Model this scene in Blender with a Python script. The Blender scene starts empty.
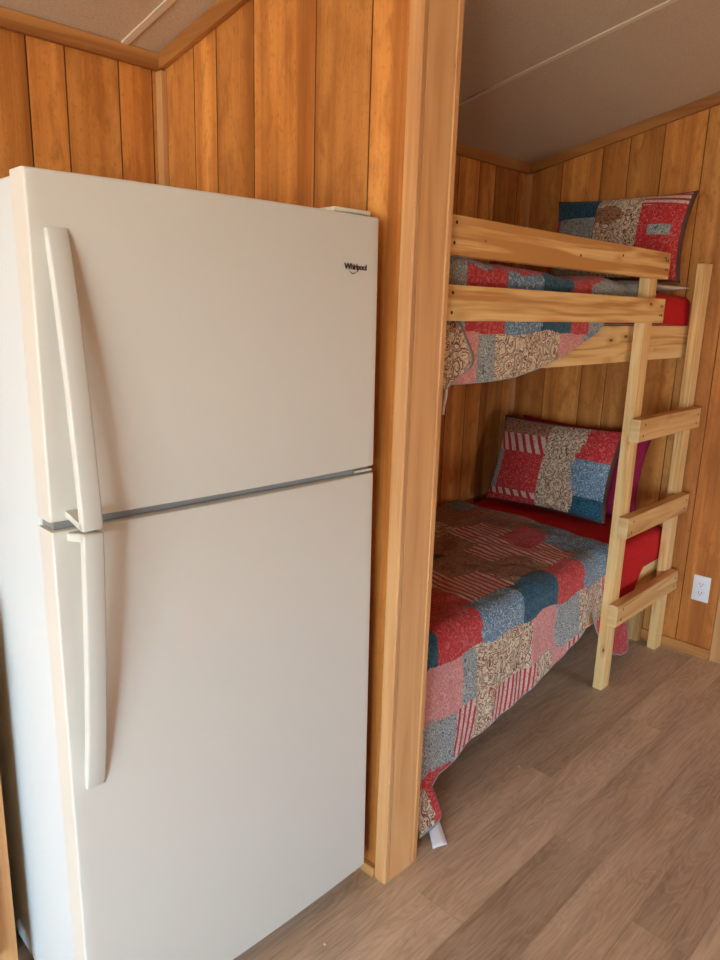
import bpy, bmesh, math, random
from mathutils import Vector, Matrix, noise
random.seed(7)
C = bpy.context.scene.collection

# ------------------------------------------------------------------ helpers
def lin(c):
    o = []
    for v in c:
        v = v / 255.0
        o.append(v / 12.92 if v <= 0.04045 else ((v + 0.055) / 1.055) ** 2.4)
    return (o[0], o[1], o[2], 1.0)

def smooth(a, b, x):
    t = max(0.0, min(1.0, (x - a) / (b - a)))
    return t * t * (3 - 2 * t)

def interp(tab, x):
    if x <= tab[0][0]: return tab[0][1]
    for (x0, y0), (x1, y1) in zip(tab, tab[1:]):
        if x <= x1:
            t = (x - x0) / (x1 - x0)
            return y0 + (y1 - y0) * t
    return tab[-1][1]

class MB:
    """collects shapes for one mesh object"""
    def __init__(s):
        s.bm = bmesh.new()
        s.tone = s.bm.loops.layers.float_color.new('tone')
        s.t = (0.5, 0.5, 0.5, 1)
    def _new(s, vs, faces, mi=0, smoothf=False):
        v = [s.bm.verts.new(p) for p in vs]
        for f in faces:
            try: fc = s.bm.faces.new([v[i] for i in f])
            except ValueError: continue
            fc.material_index = mi; fc.smooth = smoothf
            for l in fc.loops: l[s.tone] = s.t
        return v
    def box(s, x0, x1, y0, y1, z0, z1, mi=0, bev=0.0, seg=2):
        v = s._new([(x0,y0,z0),(x1,y0,z0),(x1,y1,z0),(x0,y1,z0),(x0,y0,z1),(x1,y0,z1),(x1,y1,z1),(x0,y1,z1)],
                   [(0,3,2,1),(4,5,6,7),(0,1,5,4),(1,2,6,5),(2,3,7,6),(3,0,4,7)], mi)
        if bev > 0:
            es = {e for q in v for e in q.link_edges}
            bmesh.ops.bevel(s.bm, geom=list(es), offset=bev, segments=seg, profile=0.5, affect='EDGES', clamp_overlap=True)
        return s
    def hexa(s, pts, mi=0, bev=0.0):
        v = s._new(pts, [(0,3,2,1),(4,5,6,7),(0,1,5,4),(1,2,6,5),(2,3,7,6),(3,0,4,7)], mi)
        if bev > 0:
            es = {e for q in v for e in q.link_edges}
            bmesh.ops.bevel(s.bm, geom=list(es), offset=bev, segments=1, affect='EDGES', clamp_overlap=True)
        return s
    def grid(s, P, mi=None, closed_u=False, sm=True):
        """P[i][j] points"""
        n, m = len(P), len(P[0])
        v = [[s.bm.verts.new(p) for p in row] for row in P]
        for i in range(n - (0 if closed_u else 1)):
            for j in range(m - 1):
                k = (i + 1) % n
                f = s.bm.faces.new([v[i][j], v[k][j], v[k][j+1], v[i][j+1]])
                f.smooth = sm
                f.material_index = mi(i, j) if mi else 0
                for l in f.loops: l[s.tone] = s.t
        return v
    def cyl(s, p0, p1, r0, r1=None, n=16, mi=0, caps=True):
        r1 = r0 if r1 is None else r1
        p0 = Vector(p0); p1 = Vector(p1); d = (p1 - p0).normalized()
        a = d.orthogonal().normalized(); b = d.cross(a)
        ring = lambda p, r: [s.bm.verts.new(p + a * math.cos(t) * r + b * math.sin(t) * r) for t in [2*math.pi*k/n for k in range(n)]]
        A = ring(p0, r0); B = ring(p1, r1)
        for k in range(n):
            f = s.bm.faces.new([A[k], A[(k+1)%n], B[(k+1)%n], B[k]]); f.smooth = True; f.material_index = mi
            for l in f.loops: l[s.tone] = s.t
        if caps:
            for ringv in (A[::-1], B):
                f = s.bm.faces.new(ringv); f.material_index = mi
                for l in f.loops: l[s.tone] = s.t
        return s
    def build(s, name, mats, parent=None, angle=None, subsurf=0, solid=0.0, recalc=True):
        if recalc: bmesh.ops.recalc_face_normals(s.bm, faces=s.bm.faces[:])
        me = bpy.data.meshes.new(name)
        s.bm.to_mesh(me); s.bm.free()
        for m in (mats if isinstance(mats, (list, tuple)) else [mats]): me.materials.append(m)
        if angle is not None:
            me.shade_smooth(); me.set_sharp_from_angle(angle=math.radians(angle))
        o = bpy.data.objects.new(name, me); C.objects.link(o)
        if parent: o.parent = parent
        if solid:
            md = o.modifiers.new('thickness', 'SOLIDIFY'); md.thickness = solid; md.offset = 0
        if subsurf:
            md = o.modifiers.new('smooth', 'SUBSURF'); md.levels = subsurf; md.render_levels = subsurf
        return o

def empty(name, loc, label, cat, group=None, rot=(0,0,0)):
    o = bpy.data.objects.new(name, None); C.objects.link(o)
    o.location = loc; o.rotation_euler = rot; o.empty_display_size = 0.05
    o['label'] = label; o['category'] = cat
    if group: o['group'] = group
    return o
def tag(o, label, cat, group=None, kind=None):
    o['label'] = label; o['category'] = cat
    if group: o['group'] = group
    if kind: o['kind'] = kind
    return o
def struct(o):
    o['kind'] = 'structure'; return o

# ------------------------------------------------------------------ materials
class NT:
    def __init__(s, name):
        s.m = bpy.data.materials.new(name); s.m.use_nodes = True
        s.t = s.m.node_tree; s.t.nodes.clear()
        s.out = s.t.nodes.new('ShaderNodeOutputMaterial')
        s.b = s.t.nodes.new('ShaderNodeBsdfPrincipled')
        s.t.links.new(s.b.outputs[0], s.out.inputs[0])
    def n(s, typ, **kw):
        nd = s.t.nodes.new(typ)
        for k, v in kw.items():
            if k.startswith('i_'):
                key = k[2:]
                key = int(key) if key.isdigit() else key.replace('_', ' ')
                nd.inputs[key].default_value = v
            else: setattr(nd, k, v)
        return nd
    def l(s, a, b): s.t.links.new(a, b)
    def ramp(s, fac, stops, interp='LINEAR'):
        r = s.t.nodes.new('ShaderNodeValToRGB'); r.color_ramp.interpolation = interp
        e = r.color_ramp.elements
        while len(e) < len(stops): e.new(0.5)
        for q, (p, c) in zip(e, stops):
            q.position = p; q.color = c if len(c) == 4 else (*c, 1)
        s.l(fac, r.inputs[0]); return r.outputs[0]
    def mix(s, fac, a, b, typ='MIX'):
        m = s.t.nodes.new('ShaderNodeMix'); m.data_type = 'RGBA'; m.blend_type = typ
        for sock, v in ((m.inputs[0], fac), (m.inputs[6], a), (m.inputs[7], b)):
            if hasattr(v, 'is_linked'): s.l(v, sock)
            else: sock.default_value = v
        return m.outputs[2]
    def math(s, op, a, b=None, c=None):
        m = s.t.nodes.new('ShaderNodeMath'); m.operation = op
        for sock, v in zip(m.inputs, (a, b, c)):
            if v is None: continue
            if hasattr(v, 'is_linked'): s.l(v, sock)
            else: sock.default_value = v
        return m.outputs[0]

def plain(name, col, rough=0.5, metal=0.0, bump=0, bscale=200, coat=0.0, spec=0.5):
    N = NT(name); N.b.inputs['Base Color'].default_value = lin(col)
    N.b.inputs['Roughness'].default_value = rough; N.b.inputs['Metallic'].default_value = metal
    N.b.inputs['Coat Weight'].default_value = coat
    N.b.inputs['Specular IOR Level'].default_value = spec
    tc = N.n('ShaderNodeTexCoord')
    nz = N.n('ShaderNodeTexNoise', i_Scale=bscale, i_Detail=2.0); N.l(tc.outputs['Object'], nz.inputs['Vector'])
    if bump:
        bp = N.n('ShaderNodeBump', i_Strength=bump, i_Distance=0.002)
        N.l(nz.outputs[0], bp.inputs['Height']); N.l(bp.outputs[0], N.b.inputs['Normal'])
    r = N.ramp(nz.outputs[0], [(0.3, (rough*0.95,)*3), (0.7, (min(1,rough*1.05),)*3)])
    N.l(r, N.b.inputs['Roughness'])
    return N.m

def wood(name, light, mid, dark, knot, axis='Z', rough=0.5, ring=9.0, contrast=1.0, knots=True, knot_keep=0.72, usetone=False, kscale=1.0, blotch=0.0, coat=0.0):
    N = NT(name)
    tc = N.n('ShaderNodeTexCoord'); oi = N.n('ShaderNodeObjectInfo')
    sep = N.n('ShaderNodeSeparateXYZ'); N.l(tc.outputs['Object'], sep.inputs[0])
    names = {'X': ('X','Y','Z'), 'Y': ('Y','X','Z'), 'Z': ('Z','X','Y')}[axis]
    comb = N.n('ShaderNodeCombineXYZ')   # x = along the grain
    off = N.math('MULTIPLY', oi.outputs['Random'], 37.0)
    if usetone:
        at = N.n('ShaderNodeAttribute', attribute_name='tone')
        sc = N.n('ShaderNodeSeparateColor'); N.l(at.outputs['Color'], sc.inputs[0])
        off = N.math('MULTIPLY_ADD', sc.outputs[1], 53.0, off)
    N.l(N.math('ADD', sep.outputs[names[0]], off), comb.inputs[0])
    N.l(N.math('ADD', sep.outputs[names[1]], N.math('MULTIPLY', off, 0.31)), comb.inputs[1])
    N.l(sep.outputs[names[2]], comb.inputs[2])
    mp = N.n('ShaderNodeMapping'); mp.inputs['Scale'].default_value = (1.1, 13.0, 13.0); N.l(comb.outputs[0], mp.inputs[0])
    big = N.n('ShaderNodeTexNoise', i_Scale=1.0, i_Detail=2.0, i_Distortion=0.35); N.l(mp.outputs[0], big.inputs['Vector'])
    rings = N.math('SINE', N.math('MULTIPLY', big.outputs[0], ring * 6.28))
    rings = N.math('MULTIPLY_ADD', rings, 0.5, 0.5)
    mp2 = N.n('ShaderNodeMapping'); mp2.inputs['Scale'].default_value = (4.0, 170.0, 170.0); N.l(comb.outputs[0], mp2.inputs[0])
    fine = N.n('ShaderNodeTexNoise', i_Scale=1.0, i_Detail=3.0); N.l(mp2.outputs[0], fine.inputs['Vector'])
    mp3 = N.n('ShaderNodeMapping'); mp3.inputs['Scale'].default_value = (0.18, 15.0, 15.0); N.l(comb.outputs[0], mp3.inputs[0])
    band = N.n('ShaderNodeTexNoise', i_Scale=1.0, i_Detail=1.0); N.l(mp3.outputs[0], band.inputs['Vector'])
    f = N.math('MULTIPLY_ADD', rings, 0.30 * contrast, N.math('MULTIPLY_ADD', fine.outputs[0], 0.45 * contrast, N.math('MULTIPLY', band.outputs[0], 0.9)))
    mean = 0.15 * contrast + 0.225 * contrast + 0.45
    col = N.ramp(f, [(mean - 0.28, lin(light)), (mean, lin(mid)), (min(1.0, mean + 0.28), lin(dark))])
    if blotch:
        mpb = N.n('ShaderNodeMapping'); mpb.inputs['Scale'].default_value = (9.0, 22.0, 22.0); N.l(comb.outputs[0], mpb.inputs[0])
        bl = N.n('ShaderNodeTexNoise', i_Scale=1.0, i_Detail=4.0, i_Distortion=0.8); N.l(mpb.outputs[0], bl.inputs['Vector'])
        bf = N.ramp(bl.outputs[0], [(0.48, (0,0,0)), (0.72, (1,1,1))])
        col = N.mix(N.math('MULTIPLY', bf, blotch), col, lin(dark))
        mpf = N.n('ShaderNodeMapping'); mpf.inputs['Scale'].default_value = (70.0, 150.0, 150.0); N.l(comb.outputs[0], mpf.inputs[0])
        fl = N.n('ShaderNodeTexNoise', i_Scale=1.0, i_Detail=2.0); N.l(mpf.outputs[0], fl.inputs['Vector'])
        ff = N.ramp(fl.outputs[0], [(0.56, (0,0,0)), (0.75, (1,1,1))])
        col = N.mix(N.math('MULTIPLY', ff, 0.5), col, lin(dark))
    if knots:
        mk = N.n('ShaderNodeMapping'); mk.inputs['Scale'].default_value = (3.0 * kscale, 7.5 * kscale, 7.5 * kscale); N.l(comb.outputs[0], mk.inputs[0])
        nd = N.n('ShaderNodeTexNoise', i_Scale=3.0, i_Detail=2.0); N.l(mk.outputs[0], nd.inputs['Vector'])
        dm = N.n('ShaderNodeMix'); dm.data_type = 'RGBA'; dm.inputs[0].default_value = 0.06
        N.l(mk.outputs[0], dm.inputs[6]); N.l(nd.outputs[1], dm.inputs[7])
        vo = N.n('ShaderNodeTexVoronoi', i_Scale=1.0); N.l(dm.outputs[2], vo.inputs['Vector'])
        s2 = N.n('ShaderNodeSeparateColor'); N.l(vo.outputs['Color'], s2.inputs[0])
        keep = N.math('GREATER_THAN', s2.outputs[0], knot_keep)
        rad = N.math('MULTIPLY_ADD', s2.outputs[1], 0.05, 0.045)
        k = N.math('SUBTRACT', 1.0, N.math('DIVIDE', vo.outputs['Distance'], rad))
        kk = N.math('MULTIPLY', N.ramp(k, [(0.0, (0,0,0)), (0.35, (1,1,1))]), keep)
        halo = N.math('SUBTRACT', 1.0, N.math('DIVIDE', vo.outputs['Distance'], N.math('MULTIPLY', rad, 3.4)))
        hh = N.math('MULTIPLY', N.ramp(halo, [(0.0, (0,0,0)), (1.0, (0.8,0.8,0.8))]), keep)
        col = N.mix(hh, col, lin(dark)); col = N.mix(kk, col, lin(knot))
    if usetone:
        g = N.math('MULTIPLY_ADD', sc.outputs[0], 0.5, 0.75)
        mul = N.n('ShaderNodeCombineColor')
        N.l(g, mul.inputs[0]); N.l(g, mul.inputs[1]); N.l(g, mul.inputs[2])
        col = N.mix(1.0, col, mul.outputs[0], 'MULTIPLY')
    N.l(col, N.b.inputs['Base Color'])
    N.b.inputs['Roughness'].default_value = rough
    N.b.inputs['Coat Weight'].default_value = coat; N.b.inputs['Coat Roughness'].default_value = 0.25
    bp = N.n('ShaderNodeBump', i_Strength=0.12, i_Distance=0.002)
    N.l(fine.outputs[0], bp.inputs['Height']); N.l(bp.outputs[0], N.b.inputs['Normal'])
    return N.m

PANEL = dict(light=(234,168,90), mid=(212,138,66), dark=(160,92,36), knot=(64,28,10))
mat_panel = wood('varnished_plywood_paneling', axis='Z', rough=0.42, ring=2.2, contrast=0.55, usetone=True, knot_keep=0.80, kscale=1.2, blotch=0.6, **PANEL)
mat_groove = wood('dark_stained_groove', (110,62,26), (92,48,18), (70,34,12), (50,24,8), 'Z', 0.6, knots=False)
mat_groove_soft = wood('stained_groove', (150,96,48), (128,76,34), (96,52,20), (60,30,10), 'Z', 0.6, knots=False)
mat_crown_x = wood('stained_crown_moulding', (204,146,84), (184,124,66), (150,92,42), (90,50,22), 'X', 0.5, 4.0, 0.6, knot_keep=0.8, kscale=2.0)
mat_crown_y = wood('stained_crown_moulding_sloped', (200,138,76), (178,116,58), (144,86,38), (90,50,22), 'Y', 0.5, 4.0, 0.6, knot_keep=0.8, kscale=2.0)
mat_trim_z = wood('pine_trim_vertical', (232,180,120), (222,164,106), (198,134,78), (120,70,34), 'Z', 0.5, 4.0, 0.6, knot_keep=0.8, kscale=2.0, usetone=True)
mat_trim_x = wood('pine_trim_crosswise', (220,168,104), (206,150,86), (180,118,58), (120,70,34), 'X', 0.5, 4.0, 0.6, knot_keep=0.8, kscale=2.0)
mat_trim_y = wood('pine_trim_lengthwise', (214,160,96), (198,142,80), (176,114,56), (120,70,34), 'Y', 0.5, 4.0, 0.6, knot_keep=0.8, kscale=2.0)
LUM = dict(light=(250,216,154), mid=(242,196,128), dark=(204,142,76), knot=(120,66,30))
mat_lum_x = wood('raw_pine_board_crosswise', axis='X', rough=0.55, ring=5.0, contrast=0.9, knot_keep=0.25, kscale=2.0, **LUM)
mat_lum_z = wood('raw_pine_board_vertical', axis='Z', rough=0.55, ring=5.0, contrast=0.7, knot_keep=0.72, kscale=2.2, **LUM)
mat_rung = wood('raw_pine_rung', (240,196,134), (226,176,112), (192,136,76), (104,58,26), 'X', 0.55, 5.0, 0.8, knot_keep=0.4, kscale=2.0)
mat_endgrain = wood('pine_end_grain', (244,214,160), (234,196,136), (214,166,104), (150,100,55), 'Y', 0.65, 8.0, 0.5, knots=False)
mat_nail = plain('nail_head_dark_metal', (70,48,30), 0.6, 0.4)  # nail and screw heads: one even dark brown metal
mat_white = plain('fridge_white_enamel', (222,218,207), 0.52, bump=0.05, bscale=400)
mat_white_side = plain('fridge_side_textured_white', (214,220,220), 0.5, bump=0.06, bscale=500)
mat_handle = plain('fridge_handle_white_plastic', (216,214,204), 0.42)
mat_gasket = plain('grey_door_gasket', (142,142,140), 0.5)
mat_dark = plain('dark_grey_plastic', (42,40,40), 0.5)
mat_chrome = plain('brushed_hinge_steel', (190,190,190), 0.3, 1.0)
mat_logo = plain('dark_brand_lettering', (70,62,54), 0.35, 0.5)
mat_hinge = plain('cream_hinge_cover_plastic', (240,238,216), 0.4)
mat_outlet = plain('white_outlet_plastic', (240,242,246), 0.35)
mat_slot = plain('dark_outlet_slot', (60,60,70), 0.6)
mat_label = plain('white_care_label_cloth', (240,240,244), 0.9, bump=0.2)
mat_sheet = plain('red_bed_sheet_cotton', (206,14,18), 0.85, bump=0.25, bscale=60)
mat_magenta = plain('magenta_pillow_cloth', (158,14,70), 0.85, bump=0.25, bscale=80)
mat_darkred = plain('dark_red_pillow_cloth', (128,18,22), 0.85, bump=0.25, bscale=80)
mat_matt = plain('pale_mattress_ticking', (226,222,214), 0.9, bump=0.3, bscale=80)
mat_pipe = plain('pale_blue_quilt_piping', (176,190,204), 0.8)
mat_dpipe = plain('dark_quilt_piping', (40,36,44), 0.8)
mat_lint = plain('pale_lint', (230,228,220), 0.9)
mat_glassframe = plain('white_vinyl_window_frame', (236,236,234), 0.4)
mat_counter = plain('speckled_laminate_worktop', (120,108,96), 0.35, bump=0.05)

def mk_ceiling():
    N = NT('stippled_ceiling_board'); tc = N.n('ShaderNodeTexCoord')
    nz = N.n('ShaderNodeTexNoise', i_Scale=260.0, i_Detail=3.0); N.l(tc.outputs['Object'], nz.inputs['Vector'])
    col = N.ramp(nz.outputs[0], [(0.3, lin((200,176,148))), (0.7, lin((226,204,178)))])
    N.l(col, N.b.inputs['Base Color']); N.b.inputs['Roughness'].default_value = 0.85
    bp = N.n('ShaderNodeBump', i_Strength=0.35, i_Distance=0.003); N.l(nz.outputs[0], bp.inputs['Height']); N.l(bp.outputs[0], N.b.inputs['Normal'])
    return N.m
mat_ceiling = mk_ceiling()
mat_batten = plain('cream_ceiling_batten', (232,214,190), 0.6)

def mk_floor():
    N = NT('vinyl_plank_floor'); tc = N.n('ShaderNodeTexCoord')
    at = N.n('ShaderNodeAttribute', attribute_name='tone'); sc = N.n('ShaderNodeSeparateColor'); N.l(at.outputs['Color'], sc.inputs[0])
    sep = N.n('ShaderNodeSeparateXYZ'); N.l(tc.outputs['Object'], sep.inputs[0])
    comb = N.n('ShaderNodeCombineXYZ')
    N.l(N.math('MULTIPLY_ADD', sc.outputs[1], 41.0, sep.outputs[0]), comb.inputs[0]); N.l(sep.outputs[1], comb.inputs[1]); N.l(sc.outputs[2], comb.inputs[2])
    mp = N.n('ShaderNodeMapping'); mp.inputs['Scale'].default_value = (3.0, 16.0, 5.0); N.l(comb.outputs[0], mp.inputs[0])
    big = N.n('ShaderNodeTexNoise', i_Scale=1.0, i_Detail=3.0, i_Distortion=0.9); N.l(mp.outputs[0], big.inputs['Vector'])
    rings = N.math('MULTIPLY_ADD', N.math('SINE', N.math('MULTIPLY', big.outputs[0], 55.0)), 0.5, 0.5)
    mp2 = N.n('ShaderNodeMapping'); mp2.inputs['Scale'].default_value = (9.0, 190.0, 5.0); N.l(comb.outputs[0], mp2.inputs[0])
    fine = N.n('ShaderNodeTexNoise', i_Scale=1.0, i_Detail=3.0); N.l(mp2.outputs[0], fine.inputs['Vector'])
    mp3 = N.n('ShaderNodeMapping'); mp3.inputs['Scale'].default_value = (2.2, 12.0, 5.0); N.l(comb.outputs[0], mp3.inputs[0])
    bl = N.n('ShaderNodeTexNoise', i_Scale=1.0, i_Detail=4.0); N.l(mp3.outputs[0], bl.inputs['Vector'])
    f = N.math('MULTIPLY_ADD', fine.outputs[0], 0.40, N.math('MULTIPLY_ADD', rings, 0.09, N.math('MULTIPLY', bl.outputs[0], 0.5)))
    col = N.ramp(f, [(0.30, lin((166,142,118))), (0.50, lin((200,174,148))), (0.72, lin((222,200,176)))])
    g = N.math('MULTIPLY_ADD', sc.outputs[0], 0.30, 0.85)
    mul = N.n('ShaderNodeCombineColor'); [N.l(g, mul.inputs[k]) for k in range(3)]
    col = N.mix(1.0, col, mul.outputs[0], 'MULTIPLY')
    mk = N.n('ShaderNodeMapping'); mk.inputs['Scale'].default_value = (2.4, 6.0, 9.0); N.l(comb.outputs[0], mk.inputs[0])
    vo = N.n('ShaderNodeTexVoronoi', i_Scale=1.0); N.l(mk.outputs[0], vo.inputs['Vector'])
    s2 = N.n('ShaderNodeSeparateColor'); N.l(vo.outputs['Color'], s2.inputs[0])
    kk = N.math('MULTIPLY', N.ramp(vo.outputs['Distance'], [(0.0, (0.6,)*3), (0.10, (0,0,0))]), N.math('GREATER_THAN', s2.outputs[0], 0.6))
    col = N.mix(kk, col, lin((88,70,62)))
    N.l(col, N.b.inputs['Base Color']); N.b.inputs['Roughness'].default_value = 0.36
    bp = N.n('ShaderNodeBump', i_Strength=0.15, i_Distance=0.001); N.l(fine.outputs[0], bp.inputs['Height']); N.l(bp.outputs[0], N.b.inputs['Normal'])
    return N.m
mat_floor = mk_floor()

def fabric(name, cols, scale=30.0, rings=3.0, stripe=None, speck=None):
    N = NT(name); tc = N.n('ShaderNodeTexCoord')
    nz = N.n('ShaderNodeTexNoise', i_Scale=scale * 0.9, i_Detail=2.0); N.l(tc.outputs['Object'], nz.inputs['Vector'])
    dm = N.n('ShaderNodeMix'); dm.data_type = 'RGBA'; dm.inputs[0].default_value = 0.035
    N.l(tc.outputs['Object'], dm.inputs[6]); N.l(nz.outputs[1], dm.inputs[7])
    vo = N.n('ShaderNodeTexVoronoi', i_Scale=scale); N.l(dm.outputs[2], vo.inputs['Vector'])
    if stripe:
        at = N.n('ShaderNodeAttribute', attribute_name='tone'); sc = N.n('ShaderNodeSeparateColor'); N.l(at.outputs['Color'], sc.inputs[0])
        w = N.math('FRACT', N.math('MULTIPLY', sc.outputs[0], stripe))
        f = N.math('ADD', w, N.math('MULTIPLY', nz.outputs[0], 0.12))
    else:
        s2 = N.n('ShaderNodeSeparateColor'); N.l(vo.outputs['Color'], s2.inputs[0])
        f = N.math('FRACT', N.math('ADD', N.math('MULTIPLY', vo.outputs['Distance'], rings), N.math('MULTIPLY', s2.outputs[0], 0.5)))
    n = len(cols)
    st = [(k / n, lin(c)) for k, c in enumerate(cols)]
    col = N.ramp(f, st, 'CONSTANT')
    n2 = N.n('ShaderNodeTexNoise', i_Scale=scale * 5, i_Detail=2.0); N.l(tc.outputs['Object'], n2.inputs['Vector'])
    if speck:
        sf = N.ramp(n2.outputs[0], [(0.52, (0,0,0)), (0.60, (1,1,1))])
        col = N.mix(N.math('MULTIPLY', sf, 0.65), col, lin(speck))
    N.l(col, N.b.inputs['Base Color']); N.b.inputs['Roughness'].default_value = 0.85
    N.b.inputs['Sheen Weight'].default_value = 0.15
    vq = N.n('ShaderNodeTexNoise', i_Scale=26.0, i_Detail=3.0); N.l(tc.outputs['Object'], vq.inputs['Vector'])
    bp = N.n('ShaderNodeBump', i_Strength=0.5, i_Distance=0.012); N.l(vq.outputs[0], bp.inputs['Height']); N.l(bp.outputs[0], N.b.inputs['Normal'])
    return N.m
FAB = [
 fabric('red_floral_patch', [(188,20,26),(200,30,34),(176,18,24),(206,96,86)], 40, 2.0, speck=(196,84,80)),        # 0 R
 fabric('blue_floral_patch', [(96,132,156),(120,150,170),(84,116,142),(188,196,196)], 42, 2.4, speck=(52,84,112)),      # 1 B
 fabric('teal_patch', [(14,62,84),(22,76,98),(12,50,72),(34,92,110)], 30, 2.0, speck=(50,110,124)),                  # 2 T
 fabric('cream_paisley_patch', [(224,208,178),(214,192,154),(228,214,188),(120,74,50),(220,202,170),(160,66,54)], 26, 2.4, speck=(120,88,62)),  # 3 C
 fabric('red_striped_patch', [(186,32,38),(222,196,180)], 40, 2.0, stripe=1.0, speck=(170,60,56)),                      # 4 S
 fabric('pink_patch', [(206,126,122),(214,138,132),(200,116,112),(220,156,148)], 40, 2.0, speck=(226,180,170)),        # 5 P
 fabric('grey_floral_patch', [(186,184,172),(128,142,146),(198,190,176),(86,108,118)], 44, 2.4, speck=(104,112,112)),   # 6 G
 fabric('tan_floral_patch', [(164,124,84),(150,106,70),(182,144,104),(130,50,40)], 34, 2.4, speck=(110,66,44)),          # 7 N
 plain('quilt_edge_piping', (160,164,168), 0.8),                                                                        # 8
]
IDX = dict(R=0, B=1, T=2, C=3, S=4, P=5, G=6, N=7)

# ------------------------------------------------------------------ room constants
D = 0.967; ZC = 2.116; SL = 0.217; L = 1.961; W = 0.1314
RIDGE_Y = -0.85; FRONT_Y = -2.67; LEFT_X = -7.0
def zc(y):
    return ZC + SL * (D - y) if y >= RIDGE_Y else ZC + SL * (D - RIDGE_Y) - SL * (RIDGE_Y - y)

# floor: planks laid along x
fl = MB()
yrow = -0.0715; pitch = 0.1425
k0 = -20
for k in range(-9, 20):
    y1 = yrow - pitch * k; y0 = y1 - pitch
    y1c = min(y1, D); y0c = max(y0, FRONT_Y)
    if y1c <= y0c: continue
    anchor = {1: 0.494, 2: 0.86, 3: 0.358, 0: 1.25, 4: 0.95, -1: 0.72, -2: 1.62}.get(k, random.uniform(0, 1.2))
    x = anchor - 1.2 * 8
    while x < L:
        xa, xb = max(x, LEFT_X), min(x + 1.2, L)
        if xb > xa:
            fl.t = (random.random(), random.random(), random.random(), 1)
            g = 0.0006
            v = fl._new([(xa+g,y0c+g,0),(xb-g,y0c+g,0),(xb-g,y1c-g,0),(xa+g,y1c-g,0)], [(0,1,2,3)])
        x += 1.2
fl.t = (0.0,0,0,1)
fl.box(LEFT_X - 0.1, L + 0.1, FRONT_Y - 0.1, D + 0.1, -0.08, -0.0012)
struct(fl.build('floor', mat_floor))

# walls ---------------------------------------------------------------
def plank_wall(mb, brk, mk, z0=0.0, ztopf=None, gap=0.0019, depth=0.004):
    """brk: positions along the wall; mk(a, depthpos, z) -> xyz; front face at depthpos 0"""
    for a, b in zip(brk, brk[1:]):
        mb.t = (random.uniform(0.15, 0.85), random.random(), random.random(), 1)
        A, B = a, b
        za, zb = ztopf(A), ztopf(B)
        pts = [(A, depth, 0), (A + gap, 0, 0), (B - gap, 0, 0), (B, depth, 0)]
        lo = [mk(p[0], p[1], z0) for p in pts]
        hi = [mk(p[0], p[1], za + (zb - za) * (p[0] - A) / (B - A)) for p in pts]
        mb._new(lo + hi, [(1,2,6,5)]); mb._new(lo + hi, [(0,1,5,4),(2,3,7,6)], 1)

# back wall
bw = MB()
bx = [-1.15,-1.0,-0.88,-0.72,-0.62,-0.46,-0.364,-0.266,-0.118,-0.017, 0.12]
plank_wall(bw, bx, lambda a, d, z: (a, D + d, z), ztopf=lambda a: ZC)
bx2 = [0.12]
while bx2[-1] < L - 0.12: bx2.append(bx2[-1] + random.choice([0.15, 0.12, 0.2, 0.18]))
bx2.append(L)
plank_wall(bw, bx2, lambda a, d, z: (a, D + d, z), ztopf=lambda a: ZC)
bw.t = (0.5,0.2,0.4,1)
bw.box(-1.15, L, D + 0.004, D + 0.10, 0, ZC)
WBX0, WBX1, WBZ0, WBZ1 = -3.35, -2.90, 1.15, 1.75
bw.box(LEFT_X, WBX0, D, D + 0.10, 0, ZC); bw.box(WBX1, -1.15, D, D + 0.10, 0, ZC)
bw.box(WBX0, WBX1, D, D + 0.10, 0, WBZ0); bw.box(WBX0, WBX1, D, D + 0.10, WBZ1, ZC)
struct(bw.build('wall_back', [mat_panel, mat_groove], recalc=False))

# end wall (right)
ew = MB()
by = [D, 0.79, 0.60, 0.48, 0.338, 0.172, 0.02, -0.131, -0.32, -0.46, -0.60, RIDGE_Y, -1.0, -1.2, -1.4, -1.6, -1.8, -2.0, -2.2, -2.4, FRONT_Y]
plank_wall(ew, by, lambda a, d, z: (L + d, a, z), ztopf=zc, gap=-0.0019)
ew.t = (0.5,0.3,0.1,1)
ew.hexa([(L+.004,FRONT_Y,0),(L+.1,FRONT_Y,0),(L+.1,RIDGE_Y,0),(L+.004,RIDGE_Y,0),(L+.004,FRONT_Y,zc(FRONT_Y)),(L+.1,FRONT_Y,zc(FRONT_Y)),(L+.1,RIDGE_Y,zc(RIDGE_Y)),(L+.004,RIDGE_Y,zc(RIDGE_Y))])
ew.hexa([(L+.004,RIDGE_Y,0),(L+.1,RIDGE_Y,0),(L+.1,D,0),(L+.004,D,0),(L+.004,RIDGE_Y,zc(RIDGE_Y)),(L+.1,RIDGE_Y,zc(RIDGE_Y)),(L+.1,D,zc(D)),(L+.004,D,zc(D))])
struct(ew.build('wall_right', [mat_panel, mat_groove_soft], recalc=False))

# left wall with one window
lw = MB(); WLY0, WLY1, WLZ0, WLZ1 = -2.40, -1.55, 0.40, 1.75
def wall_piece_x(mb, x0, x1, ya, yb, z0, z1):
    ta = zc(ya) if z1 is None else z1; tb = zc(yb) if z1 is None else z1
    mb.hexa([(x0,ya,z0),(x1,ya,z0),(x1,yb,z0),(x0,yb,z0),(x0,ya,ta),(x1,ya,ta),(x1,yb,tb),(x0,yb,tb)])
xa, xb = LEFT_X - 0.1, LEFT_X
wall_piece_x(lw, xa, xb, FRONT_Y, WLY0, 0, None)
wall_piece_x(lw, xa, xb, WLY0, WLY1, 0, WLZ0)
wall_piece_x(lw, xa, xb, WLY0, RIDGE_Y, WLZ1, None); wall_piece_x(lw, xa, xb, RIDGE_Y, WLY1, WLZ1, None)
wall_piece_x(lw, xa, xb, WLY1, D, 0, None)
struct(lw.build('wall_left', mat_panel))
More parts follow.
